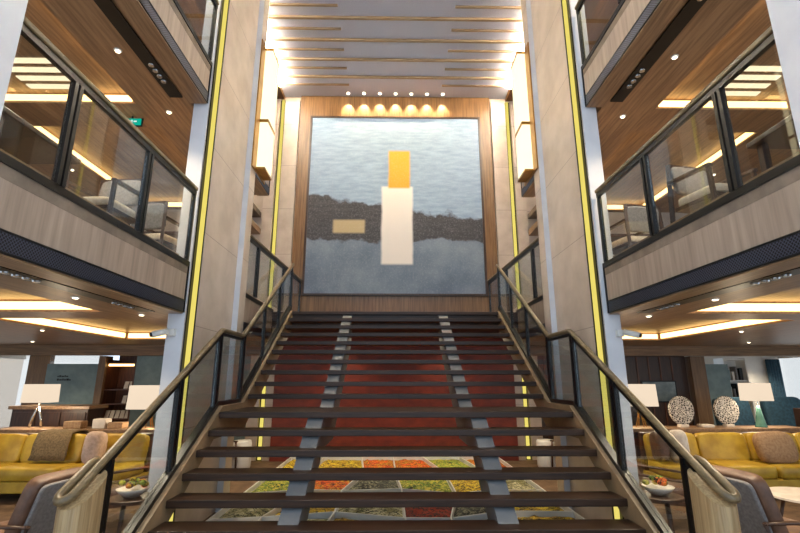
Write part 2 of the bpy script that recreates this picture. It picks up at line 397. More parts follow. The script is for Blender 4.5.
# ------------------------------------------------------------------ columns
def column(s, y0, yside, yfin, yend, xo, where, xs=2.44, xf=2.355, z0=0):
    t = thing('stone_column', f'pale stone column with a glowing yellow light strip, {where}', 'column', (s * 2.55, (y0 + yend) / 2, 0), group='stone columns beside the stairs')
    a = -.04 if s > 0 else 0; xs += a; xf += a; xo += a
    poly = [(s * (2.48 + a), y0), (s * xo, y0), (s * xo, yend), (s * xf, yend), (s * xf, yfin), (s * xs, yfin), (s * xs, yside), (s * (2.48 + a), yside)]
    MB().prism(poly, 'z', 0.001, ZC - .07).build('shaft', 'stone', t, world=True)
    MB().box(s * (2.485 + a), s * (xo - .003), y0 - .008, y0 - .0005, .001, ZC - .08).build('daylit_facing', 'daylit_stone', t, world=True)  # thin paler sheet paints the daylight on the camera-facing side
    MB().box(s * (xf + .001), s * (xs - .001), yfin - .008, yfin - .0005, .001, ZC - .08).build('daylit_facing', 'daylit_stone', t, world=True)
    MB().box(s * (2.464 + a), s * (2.479 + a), y0 + .01, yside - .001, .001, ZC - .1).box(s * (xs + .001), s * (2.463 + a), yside - .02, yside - .001, .001, ZC - .1).build('channel', 'black', t, world=True)
    MB().box(s * (2.42 + a), s * (2.458 + a), y0 + .06, y0 + .11, .02, ZC - .12).build('light_strip', 'neon', t, world=True)
    return t
for s in (-1, 1):
    column(s, 5.4, 5.6, 6.85, 7.12, 2.68, f'{SIDE[s]} of the stairs halfway up')
    t = thing('stone_pilaster', f'pale stone wall pilaster with a yellow light strip, {SIDE[s]} of the painting', 'pilaster', (s * 2.9, YW - .05, 0), group='stone pilasters beside the painting')
    MB().box(s * 2.755, s * 2.93, YW - .1, YW - .001, .001, ZC - .13).box(s * 2.55, s * 2.754, YW - .1, YW - .001, F2 - .28, ZC - .13).build('inner_panel', 'stone', t, world=True)
    MB().box(s * 3.07, s * 3.33, YW - .1, YW - .001, .001, ZC - .13).build('outer_panel', 'stone', t, world=True)
    MB().box(s * 2.931, s * 3.069, YW - .03, YW - .001, .001, ZC - .13).build('channel', 'black', t, world=True)
    MB().box(s * 2.96, s * 3.03, YW - .075, YW - .031, .02, ZC - .14).build('light_strip', 'neon', t, world=True)
    o = MB().box(s * 2.455, s * 3.2, 2.2, 2.545, .001, F4 - .2).build('plain_column', 'daylit_stone')  # colour lightened for the daylight coming from behind the camera
    tag(single(o, (s * 2.85, 2.3, .001)), f'plain pale stone column at the front end of the {SIDE[s]} balcony', 'column', 'plain front columns')

# ------------------------------------------------------------------ balcony fronts and their balustrades
def balcony(s, zf, y0, y1, label, x0=XB, x1=XB, vent=True):
    t = thing('balcony_front', label, 'balcony front', (s * XB, (y0 + y1) / 2, zf - .595), group='balcony fronts')
    def slab(name, m, za, zb, i0, i1):
        poly = [(s * (x0 + i0), y0), (s * (x1 + i0), y1), (s * (x1 + i1), y1), (s * (x0 + i1), y0)]
        return MB().prism(poly, 'z', za, zb).build(name, m, t, world=True)
    slab('fascia', 'fascia_wood', zf - .43, zf - .03, .002, .06)
    slab('top_trim', 'black', zf - .03, zf + .03, -.012, .06)
    slab('lower_trim', 'black', zf - .445, zf - .431, -.008, .06)
    slab('grille', 'grille', zf - .565, zf - .446, -.004, .055)
    slab('bottom_trim', 'black', zf - .58, zf - .566, -.01, .06)
    slab('lip', 'soffit', zf - .595, zf - .581, .0, .22)
    slab('inner_curb', 'soffit', zf + .0, zf + .12, .12, .16)
    xa = x1 - .014
    MB().box(s * xa, s * (x1 + .06), y1 + .0005, y1 + .015, zf - .58, zf + .03).build('end_cap', 'black', t, world=True)
    if vent:
        v = thing('ceiling_vent', f'long black slot with spotlights in the underside behind the {label.split(" wooden")[0] if 0 else label.replace("wooden front of the ", "")}', 'vent', (s * 2.85, (y0 + y1) / 2, zf - .6), group='black slots under the balconies')
        zc = zf - .57
        sv = MB().box(s * 2.76, s * 2.92, y0 + .3, y1 - .12, zc - .022, zc - .001).build('slot', 'black', v, world=True)
        yy = y1 - .75
        while yy > y0 + .4:
            for i in range(4):
                MB().lathe([(.03, 0), (.034, .012), (.034, .0125)], (s * 2.84 - v.location.x, yy + i * .1 - v.location.y, zc - .035 - v.location.z), 12).build('spotlight', 'chrome', sv)
            yy -= 1.35
    return t
def balustrade(s, zf, ys, label, x0=XB, x1=XB, top=.93):
    y0, y1 = ys[0], ys[-1]; xx = lambda y: s * (x0 + (x1 - x0) * (y - y0) / (y1 - y0))
    t = thing('glass_balustrade', label, 'balustrade', (xx((y0 + y1) / 2), (y0 + y1) / 2, zf + .03), group='glass balustrades of the decks')
    zt = zf + top
    MB().bar((xx(y0), y0, zt), (xx(y1), y1, zt), .075, .045).build('handrail', 'rail_wood', t, world=True, bevel=.012)
    MB().bar((xx(y0), y0, zt - .05), (xx(y1), y1, zt - .05), .04, .05).build('top_channel', 'black', t, world=True)
    for i, y in enumerate(ys):
        for d in ((-.028, .028) if 0 < i < len(ys) - 1 else () if i == 0 and y < 3 else (.03,) if i == 0 else (-.03,)):
            MB().box(xx(y + d) - .022, xx(y + d) + .022, y + d - .018, y + d + .018, zf + .031, zt - .076).build('post', 'black', t, world=True)
    for a, b in zip(ys[:-1], ys[1:]):
        a += .055; b -= .055
        MB().prism([(xx(a) - .005, a), (xx(a) + .005, a), (xx(b) + .005, b), (xx(b) - .005, b)], 'z', zf + .035, zt - .077).build('glass_pane', 'glass', t, world=True)
    return t
for s in (-1, 1):
    n = SIDE[s]
    balcony(s, F2, 2.55, 5.36, f'wooden front of the lower {n} balcony before the column')
    balcony(s, F3, 2.55, 5.36, f'wooden front of the upper {n} balcony before the column')
    balcony(s, F2, 7.14, 9.2, f'wooden front of the lower {n} balcony beyond the column', 2.46, 2.46, False)
    balcony(s, F3, 7.14, 8.45, f'wooden front of the upper {n} balcony beyond the column')
    balustrade(s, F2, [2.55, 3.15, 4.25, 5.33], f'glass balustrade with oak handrail on the lower {n} balcony before the column', top=.94)
    balustrade(s, F3, [2.55, 3.15, 4.25, 5.33], f'glass balustrade with oak handrail on the upper {n} balcony before the column')
    balustrade(s, F3, [7.2, 7.85, 8.42], f'glass balustrade on the upper {n} balcony beyond the column')
    balustrade(s, F2, [7.2, 7.8, 9.4, 10.85], f'glass balustrade running from the {n} column to the painting wall', 2.44, 2.27, .98)

# ------------------------------------------------------------------ sconces
for s in (-1, 1):
    q = -.04 if s > 0 else 0
    t = thing('wall_sconce', f'tall glowing box lantern with brass plate on the {SIDE[s]} stone column', 'wall light', (s * 2.2, 7.2, 5.0), group='box lanterns on the columns')
    MB().box(s * (2.335 + q), s * (2.354 + q), 6.86, 7.62, 5.10, 7.50).build('back_plate', 'brass', t, world=True)
    for a, b in ((5.17, 6.0), (6.06, 7.42)):
        MB().box(s * (2.2 + q), s * (2.334 + q), 7.06, 7.5, a, b).build('diffuser', 'lum', t, world=True)
    for a in (5.13, 6.005, 7.425): MB().box(s * (2.19 + q), s * (2.334 + q), 7.05, 7.51, a, a + (.037 if a != 6.005 else .05)).build('band', 'brass', t, world=True)

# ------------------------------------------------------------------ painting, its spotlights
def canvas():
    k = NT('abstract_canvas'); k.b.inputs['Roughness'].default_value = .55
    v = k.coord(); sp = k.new('ShaderNodeSeparateXYZ'); k.link(v, sp.inputs[0]); x, z = sp.outputs[0], sp.outputs[2]
    nz = k.noise(v, 1.3, 5); n2 = k.noise(k.coord((1, 1, 5)), 2.5, 5); n3 = k.noise(v, 26, 3)
    wob = k.math('MULTIPLY', k.math('SUBTRACT', nz, .5), .9)
    sky = k.mix(k.ramp(n2, .3, .7), lin((150, 170, 190)), lin((122, 144, 168)))
    sea = k.mix(k.ramp(nz, .35, .65), lin((118, 130, 142)), lin((88, 102, 120)))
    zz = k.math('ADD', z, wob)
    c = k.mix(k.ramp(zz, 1.75, 2.0), sea, sky)
    band = k.math('MULTIPLY', k.ramp(zz, 1.35, 1.42), k.math('SUBTRACT', 1, k.ramp(k.math('ADD', zz, k.math('MULTIPLY', x, .12)), 2.25, 2.32)))
    c = k.mix(band, c, k.mix(k.ramp(n2, .3, .7), lin((62, 58, 60)), lin((40, 38, 42))))
    def rect(cx, cz, hx, hz, soft=.06):
        a = k.math('SUBTRACT', 1, k.ramp(k.math('ABSOLUTE', k.math('SUBTRACT', k.math('ADD', x, k.math('MULTIPLY', wob, .1)), cx)), hx - soft, hx))
        b = k.math('SUBTRACT', 1, k.ramp(k.math('ABSOLUTE', k.math('SUBTRACT', z, cz)), hz - soft, hz))
        return k.math('MULTIPLY', a, b)
    c = k.mix(rect(-1.15, 1.75, .42, .2), c, lin((176, 156, 116)))
    c = k.mix(rect(.05, 1.8, .42, 1.05), c, lin((228, 218, 208)))
    c = k.mix(rect(.1, 3.3, .3, .55), c, lin((214, 156, 34)))
    k.link(k.mix(k.math('MULTIPLY', k.ramp(n3, .5, .8), .12), c, lin((220, 220, 220))), k.b.inputs['Base Color'])
    return k.m
M['canvas'] = canvas()
t = thing('painting', 'huge framed blue-grey abstract painting on the wood panel above the stairs', 'painting', (0, YW - .07, 3.70))
MB().box(-2.19, 2.19, YW - .1, YW - .0602, 3.75, 8.47).build('canvas', 'canvas', t, world=True)
fr = MB()
for a in ((-2.24, -2.191, 3.70, 8.52), (2.191, 2.24, 3.70, 8.52), (-2.191, 2.191, 3.70, 3.749), (-2.191, 2.191, 8.471, 8.52)): fr.box(a[0], a[1], YW - .12, YW - .0601, a[2], a[3])
fr.build('frame', 'dark_wood', t, world=True)
tag(single(MB().box(1.62, 1.86, 10.1, 10.3, F2, F2 + .12).build('floor_box', 'ink', bevel=.01), (1.74, 10.2, F2)), 'small dark box on the landing under the painting, right side', 'box')
for i in range(7):
    x = -1.26 + .42 * i; d = thing('downlight', f'small ceiling spotlight above the painting, {["first", "second", "third", "fourth", "fifth", "sixth", "seventh"][i]} from the left of seven', 'spotlight', (x, 10.78, ZC), group='spotlights above the painting')
    MB().lathe([(.05, -.02), (.06, -.001)], seg=16).build('ring', 'chrome', d)
    MB().lathe([(.04, -.03), (.04, -.021)], seg=16).build('bulb', 'bulb', d)
    l = lamp('spot', 'SPOT', (0, 0, -.04), 75, (1, .78, .45), d, spot_size=R(62), spot_blend=.5, shadow_soft_size=.03); l.rotation_euler = (R(10), 0, 0)

# ------------------------------------------------------------------ staircase
RUN, RISE, Y1, LAND = .28, .1708, 3.68, .784
def ty(k): return Y1 + RUN * (k - 1) + (LAND if k > 8 else 0)
stair = thing('staircase', 'wide open-tread staircase of dark wood rising to the painting', 'staircase', (0, 3.6, 0))
for k in range(1, 19):
    y = ty(k); z = RISE * k; d = .30 if k != 8 else 1.1
    if k == 18: d = .054
    MB().box(-2.075, 2.075, y, y + d, z - .066, z).build('landing' if k == 8 else 'tread', 'tread', stair, world=True, bevel=.006)
def slope_poly(a, b, up, dn):  # side plate following the flights between Y=a and Y=b
    pass
A0, A1, A2, A3 = 3.42, 5.72, 6.50, 9.27
def railz(y):      # centre line of the handrail
    if y <= 5.76: return .985 + (y - 3.33) * .5545
    if y <= 6.56: return 2.333
    return 2.333 + (y - 6.56) * .612
for s in (-1, 1):
    top = [(y, railz(y) - .90) for y in (3.45, 5.76, 6.56, 9.27)]
    bot = [(9.27, 2.70), (6.62, 1.08), (5.55, 1.08), (3.85, .001), (3.45, .001)]
    MB().prism(top + bot, 'x', s * 2.076, s * 2.125).build('stringer', 'stringer', stair, world=True)
    for a in (.96,):
        lo = [(3.78, .001), (4.2, .001), (5.75, .95), (6.72, .95), (9.2, 2.44), (9.2, 2.98), (6.5, 1.298), (5.7, 1.298), (3.78, .13)]
        MB().prism(lo, 'x', s * (a - .09), s * (a + .09)).build('beam', 'grey_steel', stair, world=True)
    bk = MB()
    for k in range(1, 19):
        if k in (8,): continue
        bk.box(s * .86, s * 1.06, ty(k) + .06, ty(k) + .24 if k < 18 else ty(k) + .05, RISE * k - .0885, RISE * k - .0665)
    bk.build('bracket', 'grey_steel', stair, world=True)

for s in (-1, 1):
    n = SIDE[s]; xr = 2.165
    t = thing('stair_railing', f'glass stair railing with oak handrail along the {n} side of the stairs', 'railing', (s * xr, 3.4, 0), group='stair railings')
    pts = [(s * xr, y, railz(y)) for y in (9.46, 9.0, 8.0, 7.0, 6.62)] + [(s * xr, 6.56, 2.338), (s * xr, 6.5, 2.333), (s * xr, 6.0, 2.333), (s * xr, 5.82, 2.333), (s * xr, 5.76, 2.326)] + [(s * xr, y, railz(y)) for y in (5.7, 5.0, 4.2, 3.6, 3.36)]
    for i in range(1, 8):      # the curl at the foot
        a = math.pi * i / 8
        pts.append((s * (xr + .042 - .042 * math.cos(a)), 3.36 - .07 * math.sin(a), railz(3.36 - .07 * math.sin(a))))
    pts += [(s * (xr + .084), 3.36, railz(3.36)), (s * (xr + .084), 3.62, railz(3.62) - .01), (s * (xr + .084), 3.7, railz(3.7) - .04)]
    MB().tube(pts, .03, 12).build('handrail', 'rail_wood', t, smooth=True, world=True)
    ch = [(y, railz(y) - .035) for y in (3.6, 5.76, 6.56, 9.42)]
    MB().prism(ch + [(a, b - .035) for a, b in ch[::-1]], 'x', s * (xr - .014), s * (xr + .014)).build('top_channel', 'black', t, world=True)
    ch = [(y, railz(y) - .85) for y in (3.46, 5.76, 6.56, 9.42)]
    MB().prism(ch + [(a, b - .075) for a, b in ch[::-1]], 'x', s * 2.126, s * 2.2).build('bottom_channel', 'black', t, world=True)
    py = [3.72, 4.74, 5.70, 6.60, 7.6, 8.5, 9.40]
    for i, y in enumerate(py):
        for d in ((-.03, .03) if 0 < i < 6 and i not in (4, 5) else (0,)):
            MB().box(s * (xr - .024), s * (xr + .024), y + d - .02, y + d + .02, (railz(y + d) - .86) if i else .001, railz(y + d) - .05).build('post', 'black', t, world=True)
    for a, b in zip(py[:-1], py[1:]):
        a += .055; b -= .055
        br = [y for y in (a, 5.76, 6.56, b) if a <= y <= b]
        MB().prism([(y, railz(y) - .85) for y in br] + [(y, railz(y) - .07) for y in br[::-1]], 'x', s * (xr - .005), s * (xr + .005)).build('glass_pane', 'glass', t, world=True)
    # rounded wooden newel with a sloping top
    ring = []
    for i in range(24):
        a = 2 * math.pi * i / 24; cx, cy = math.cos(a), math.sin(a)
        ring.append((s * 2.18 + .1 * math.copysign(abs(cx) ** .8, cx), 3.47 + .17 * math.copysign(abs(cy) ** .8, cy)))
    MB().loft([[(x, y, .001) for x, y in ring], [(x, y, railz(y) - .06) for x, y in ring]]).build('newel', 'newel_wood', t, smooth=False, world=True)

# ------------------------------------------------------------------ lichen garden under the stairs
g = thing('lichen_garden', 'low bed of coloured lichens with white dividers under the stairs', 'garden bed', (0, 8, 0))
MB().box(-2.29, 2.29, 5.0, 10.84, .001, .03).build('tray', 'white', g, world=True)
yr = [5.05, 6.3, 7.6, 9.0, 10.8]; xc = [-2.27, -1.5, -.75, 0, .75, 1.5, 2.27]
kinds = ['lichen_yellow', 'lichen_pale', 'lichen_yellow', 'lichen_red', 'lichen_dark', 'lichen_yellow',
         'lichen_pale', 'lichen_yellow', 'lichen_pale', 'lichen_red', 'lichen_dark', 'lichen_yellow',
         'lichen_green', 'lichen_orange', 'lichen_dark', 'lichen_green', 'lichen_yellow', 'lichen_pale',
         'lichen_yellow', 'lichen_yellow', 'lichen_orange', 'lichen_orange', 'lichen_green', 'lichen_orange']
jit = {}
def corner(i, j):
    if (i, j) not in jit:
        jx = 0 if i in (0, 6) else random.uniform(-.2, .2); jy = 0 if j in (0, 4) else random.uniform(-.2, .2)
        jit[(i, j)] = Vector((xc[i] + jx, yr[j] + jy, .03))
    return jit[(i, j)]
dv = MB()
for j in range(4):
    for i in range(6):
        q = [corner(i, j), corner(i + 1, j), corner(i + 1, j + 1), corner(i, j + 1)]
        c = sum(q, Vector()) / 4; q = [c + (p - c) * .955 for p in q]
        mb = MB(); N = 14
        grid = []
        for a in range(N + 1):
            row = []
            for b in range(N + 1):
                u, w = a / N, b / N
                p = (q[0] * (1 - u) + q[1] * u) * (1 - w) + (q[3] * (1 - u) + q[2] * u) * w
                e = min(u, 1 - u, w, 1 - w) * 6
                h = min(e, 1) * (.05 + .05 * noise.noise(p * 5) + .03 * noise.noise(p * 14))
                row.append(mb.bm.verts.new((p.x, p.y, .0305 + max(h, 0))))
            grid.append(row)
        for a in range(N):
            for b in range(N): mb.bm.faces.new((grid[a][b], grid[a + 1][b], grid[a + 1][b + 1], grid[a][b + 1]))
        kd = kinds[j * 6 + i]
        mb.build('lichen_patch', kd, g, smooth=True, world=True, label=kd.split('_')[1] + ' lichen')
for j in range(5):
    for i in range(6): dv.bar(corner(i, j) + Vector((0, 0, .035)), corner(i + 1, j) + Vector((0, 0, .035)), .02, .068)
for i in range(7):
    for j in range(4): dv.bar(corner(i, j) + Vector((0, 0, .035)), corner(i, j + 1) + Vector((0, 0, .035)), .02, .067)
dv.build('divider', 'white', g, world=True)
for s in (-1, 1):
    tag(single(MB().lathe([(.17, .001), (.19, .05), (.19, .5), (.17, .54)], (s * 3.1, 10.0, 0), 28).build('drum_stool', 'white', smooth=True), (s * 3.1, 10, .001)), f'white drum stool beside the {SIDE[s]} end of the red wall', 'stool', 'white drum stools')

# ------------------------------------------------------------------ furniture makers
def sofa(loc, w, label, rz=0, m='gold_leather', base='gold_leather'):
    t = thing('sofa', label, 'sofa', loc, rz, 'sofas')
    h = w / 2
    MB().box(-h, h, -.42, .40, .13, .29).build('base', base, t, bevel=.02)
    MB().box(-h, h, .30, .42, .291, .88).build('back_panel', 'walnut', t, bevel=.02)
    for x in (-h + .12, h - .12):
        for y in (-.34, .34): MB().box(x - .03, x + .03, y - .03, y + .03, 0, .129).build('leg', 'dark_wood', t)
    n = max(2, round(w / .85))
    for i in range(n):
        x = -h + w * (i + .5) / n; a = w / n / 2 - .004
        MB().pillow((x, -.08, .385), (a, .37, .095), .25).build('seat_cushion', m, t, smooth=True)
        MB().pillow((x, .2, .66), (a, .1, .23), .3, (R(-10), 0, 0)).build('back_cushion', m, t, smooth=True)
    return t
sofa((-5.45, 7.75, 0), 2.9, 'long mustard leather sofa on the left with a brown throw over its back')
sofa((5.75, 7.75, 0), 3.3, 'long mustard leather sofa on the right under the carved discs')
def cushion(loc, m, label, sz=(.24, .1, .24), rot=(R(-16), 0, 0)):
    o = MB().pillow((0, 0, 0), sz, .55, rot).build('cushion', m, smooth=True); o.location = loc
    return tag(o, label, 'cushion', 'loose cushions on the sofas')
cushion((-6.55, 7.66, .70), 'tan_fabric', 'tan cushion at the left end of the left sofa')
cushion((-4.62, 7.6, .72), 'pink_fabric', 'pale pink cushion leaning at the right end of the left sofa', (.13, .22, .24), (R(-10), 0, R(14)))
cushion((4.46, 7.66, .72), 'white_fabric', 'white cushion at the left end of the right sofa', (.12, .22, .24), (R(-10), 0, R(-14)))
cushion((4.2, 7.72, .71), 'brown_leather', 'dark brown cushion behind the white one on the right sofa', (.1, .2, .23), (R(-10), 0, R(-10)))
cushion((5.98, 7.62, .70), 'tan_fabric', 'tan cushion leaning on the back of the right sofa', (.3, .11, .24))
# throw blanket over the left sofa's back
th = MB(); prof = [(.47, .68), (.465, .90), (.40, .925), (.28, .92), (.12, .90), (.03, .75), (-.005, .60), (-.03, .52)]
rg = []
for j in range(9):
    x = -.27 + .54 * j / 8
    rg.append([(x + .02 * math.sin(i * 1.3), y, z + .008 * math.sin(j * 2.1 + i)) for i, (y, z) in enumerate(prof)])
th.loft(rg, cap=False, closed=False)
o = th.build('throw_blanket', 'throw', smooth=True); o.location = (-5.4, 7.72, 0); sd = o.modifiers.new('solid', 'SOLIDIFY'); sd.thickness = .02; sd.offset = 1
tag(o, 'brown knitted throw draped over the back of the left sofa', 'throw')

def armchair(loc, rz, label, m='brown_leather', back='grey_fabric'):
    t = thing('armchair', label, 'armchair', loc, rz, 'low lounge armchairs')     # faces -Y locally
    MB().pillow((0, -.05, .40), (.30, .33, .085), .3).build('seat_cushion', m, t, smooth=True)
    MB().pillow((0, .29, .66), (.30, .075, .30), .3, (R(-18), 0, 0)).build('back_cushion', m, t, smooth=True)
    MB().pillow((0, .385, .64), (.285, .02, .27), .2, (R(-18), 0, 0)).build('back_shell', back, t, smooth=True)
    for s in (-1, 1):
        MB().tube([(s * .335, .46, .60), (s * .345, .2, .60), (s * .35, -.1, .575), (s * .345, -.36, .55)], [.018, .024, .026, .02], 8, .7).build('armrest', 'walnut', t, smooth=True)
        MB().tube([(s * .33, -.38, .001), (s * .345, -.32, .56)], [.015, .024], 8).build('leg', 'walnut', t, smooth=True)
        MB().tube([(s * .33, .50, .001), (s * .335, .36, .36), (s * .335, .45, .61)], [.015, .024, .02], 8).build('leg', 'walnut', t, smooth=True)
        MB().bar((s * .335, -.33, .31), (s * .335, .36, .31), .03, .045).build('seat_rail', 'walnut', t)
    return t
a = armchair((-3.3, 4.45, 0), R(-100), 'low brown leather armchair in the left foreground, turned away from the stairs')
dup(a, (3.33, 4.45, 0), R(100), 'low brown leather armchair in the right foreground, turned away from the stairs')
dup(a, (-3.3, 6.3, 0), R(-60), 'low armchair seen through the left stair glass, behind the flower table')
dup(a, (3.3, 6.3, 0), R(60), 'low armchair seen through the right stair glass, behind the flower table')
dup(a, (-3.6, 9.6, 0), R(150), 'low armchair behind the stairs on the left, near the white drum stool')
dup(a, (3.6, 9.6, 0), R(-150), 'low armchair behind the stairs on the right, near the white drum stool')

def round_table(loc, r, h, label, top='walnut', group=None):
    t = thing('round_table', label, 'table', loc, 0, group)
    MB().lathe([(r - .02, h - .03), (r, h - .025), (r, h - .004), (r - .01, h)], seg=36).build('table_top', top, t)
    for i in range(3):
        a = 2 * math.pi * i / 3 + .5
        MB().tube([(r * .55 * math.cos(a), r * .55 * math.sin(a), h - .03), (r * .85 * math.cos(a), r * .85 * math.sin(a), .001)], [.02, .013], 8).build('leg', 'walnut', t, smooth=True)
    return t
for s in (-1, 1):
    round_table((s * 2.6, 4.95, 0), .22, .62, f'small round walnut table with flowers beside the {SIDE[s]} stair railing', group='flower tables')
    f = thing('flower_bowl', f'bowl of orange and green flowers on the small table, {SIDE[s]} of the stairs', 'flowers', (s * 2.6, 4.95, .62), group='flower bowls')
    MB().lathe([(.06, .001), (.12, .04), (.15, .08), (.14, .08), (.05, .02)], seg=20).build('bowl', 'card', f, smooth=True)
    for i in range(14):
        r = .11 * math.sqrt(random.random()); q = random.random() * 6.28
        MB().pillow((r * math.cos(q), r * math.sin(q), .10 + random.uniform(0, .05)), (.035, .035, .025), 1, nu=8, nv=6).build('bloom', ['lichen_orange', 'lichen_green', 'lichen_yellow'][i % 3], f, smooth=True)
round_table((4.55, 5.45, 0), .42, .5, 'round pale-topped coffee table at the right edge, before the right sofa', 'card')
t = thing('side_cabinet', 'tall dark cabinet with a tan top behind the left sofa', 'cabinet', (-6.5, 9.35, 0))
MB().box(-7.15, -5.75, 9.1, 9.6, .001, 1.2).build('body', 'dark_wood', t, world=True)
MB().box(-7.2, -5.7, 9.05, 9.65, 1.201, 1.26).build('top', 'soffit', t, world=True, bevel=.008)
for i in range(3):
    dr = MB().box(-7.12 + .46 * i, -6.7 + .46 * i, 9.078, 9.099, .08, 1.15).build('door', 'dark_wood', t, world=True)
    MB().box(-6.76 + .46 * i + 6.5, -6.74 + .46 * i + 6.5, 9.06 - 9.35, 9.0775 - 9.35, .55, .75).build('handle', 'brass', dr)

def console(x0, x1, label):
    t = thing('console_table', label, 'console table', ((x0 + x1) / 2, 8.55, 0), group='console tables behind the sofas')
    MB().box(x0, x1, 8.3, 8.8, .86, .92).build('table_top', 'soffit', t, world=True, bevel=.008)
    for x in (x0 + .1, x1 - .1):
        for y in (8.36, 8.74): MB().box(x - .025, x + .025, y - .025, y + .025, .001, .859).build('leg', 'walnut', t, world=True)
    MB().box(x0 + .126, x1 - .126, 8.72, 8.76, .70, .859).build('apron', 'walnut', t, world=True)
console(-6.85, -3.5, 'long narrow wooden console table behind the left mustard sofa')
console(3.6, 7.2, 'long narrow wooden console table behind the right mustard sofa')

def table_lamp(loc, w, z0, z1, label, base):
    t = thing('table_lamp', label, 'lamp', loc, 0, 'table lamps on the consoles')
    x, d = w / 2, w / 2 * .55; z0 -= loc[2]; z1 -= loc[2]
    rg = lambda z, q: [(-x * q, -d * q, z), (x * q, -d * q, z), (x * q, d * q, z), (-x * q, d * q, z)]
    MB().loft([rg(z0, 1), rg(z1, .96)]).build('lamp_shade', 'shade', t)
    MB().lathe([(.012, .36), (.012, z0 - .001)], seg=10).build('stem', 'chrome', t)
    if base == 'teal': MB().lathe([(.1, .001), (.09, .02), (.055, .2), (.03, .33), (.02, .36)], seg=16).build('base', 'teal_glass', t, smooth=True)
    elif base == 'arch':
        MB().tube([(-.1, 0, .015), (-.07, 0, .18), (0, 0, .36), (.07, 0, .18), (.1, 0, .015)], .022, 8).build('base', 'chrome', t, smooth=True)
    else:
        for q in range(4): MB().tube([(.09 * math.cos(q * 1.57), .09 * math.sin(q * 1.57), .012), (.0, .0, .36)], .009, 6).build('leg', 'brass', t)
    lamp('bulb', 'POINT', (0, 0, z0 - .06), 7 * P_ROOM, (1, .8, .55), t, shadow_soft_size=.06)
    return t
table_lamp((-6.24, 8.5, .92), .48, 1.35, 1.66, 'table lamp with wide cream shade and arched steel base at far left', 'arch')
table_lamp((-4.3, 8.5, .92), .66, 1.24, 1.64, 'table lamp with large cream shade just left of the stairs', 'wire')
table_lamp((4.35, 8.5, .92), .55, 1.28, 1.66, 'table lamp with cream shade just right of the stairs', 'wire')
table_lamp((6.5, 8.5, .92), .44, 1.37, 1.68, 'table lamp with wide tan shade and teal glass base at far right', 'teal')
for x, lb in ((5.13, 'left'), (5.95, 'right')):
    t = thing('carved_disc', f'round carved openwork disc on the right console, {lb} one of the two', 'sculpture', (x, 8.55, .92), group='carved discs')
    t.rotation_euler = (0, 0, R(8))
    mb = MB(); rg = []
    for z, q in ((-.028, .92), (-.02, 1), (.02, 1), (.028, .92)):
        rg.append([(.245 * q * math.cos(a), z, .285 + .245 * q * math.sin(a)) for a in [2 * math.pi * i / 36 for i in range(36)]])
    mb.loft(rg).build('disc', 'disc', t)
    MB().box(-.08, .08, -.05, .05, .001, .045).build('stand', 'card', t, bevel=.006)
for i, (x, w, h, m, lb) in enumerate(((-5.55, .3, .12, 'tan_fabric', 'low tan box on the left console beside the arched lamp'), (-5.1, .22, .16, 'card', 'pale box on the left console between the two lamps'), (-4.82, .26, .1, 'tan_fabric', 'low tan box on the left console near the large lamp'), (5.5, .2, .05, 'card', 'small pale dish-like box between the carved discs'))):
    tag(single(MB().box(x - w / 2, x + w / 2, 8.4, 8.6, .9205, .92 + h).build('storage_box', m, bevel=.012), (x, 8.5, .9205)), lb, 'box')
# blue armchairs at far right
def club(loc, rz, label):
    t = thing('club_chair', label, 'armchair', loc, rz, 'blue club chairs')
    MB().box(-.45, .45, -.4, .4, .1, .36).build('base', 'blue_fabric', t, bevel=.03)
    MB().pillow((0, -.06, .42), (.3, .34, .08), .3).build('seat_cushion', 'blue_fabric', t, smooth=True)
    MB().pillow((0, .34, .86), (.40, .11, .52), .3, (R(-8), 0, 0)).build('backrest', 'blue_fabric', t, smooth=True)
    for s in (-1, 1):
        MB().pillow((s * .4, 0, .55), (.09, .4, .24), .3).build('armrest', 'blue_fabric', t, smooth=True)
        for y in (-.35, .35): MB().box(s * .36, s * .42, y - .03, y + .03, 0, .099).build('leg', 'dark_wood', t)
    return t
club((7.2, 9.7, 0), R(8), 'blue high-backed club chair behind the right console, nearer the carved discs')
club((8.4, 9.95, 0), R(-6), 'blue high-backed club chair behind the right console, below the bright window')
o = MB().box(7.8, 8.3, 8.9, 9.3, .001, 1.2).build('cabinet', 'dark_wood', bevel=.01)
tag(single(o, (8.05, 9.1, .001)), 'plain dark cabinet at the far right edge before the blue chairs', 'cabinet')

# ------------------------------------------------------------------ dining furniture on the lower balcony deck
def dining_chair(loc, rz, label):
    t = thing('dining_chair', label, 'chair', loc, rz, 'dining chairs behind the glass')     # faces -Y
    MB().pillow((0, 0, .45), (.25, .25, .05), .3).build('seat', 'cream_fabric', t, smooth=True)
    MB().pillow((0, .24, .72), (.24, .035, .17), .3, (R(-10), 0, 0)).build('backrest', 'grey_fabric', t, smooth=True)
    for s in (-1, 1):
        MB().bar((s * .27, -.24, .001), (s * .27, -.22, .66), .035, .035).build('leg', 'dark_wood', t)
        MB().bar((s * .27, .30, .001), (s * .25, .26, .90), .035, .04).build('leg', 'dark_wood', t)
        MB().bar((s * .27, -.25, .67), (s * .265, .27, .69), .05, .03).build('armrest', 'dark_wood', t)
    MB().bar((-.25, .265, .885), (.25, .265, .885), .03, .05).build('top_rail', 'dark_wood', t)
    MB().box(-.25, .25, -.235, .25, .36, .40).build('seat_frame', 'dark_wood', t)
    return t
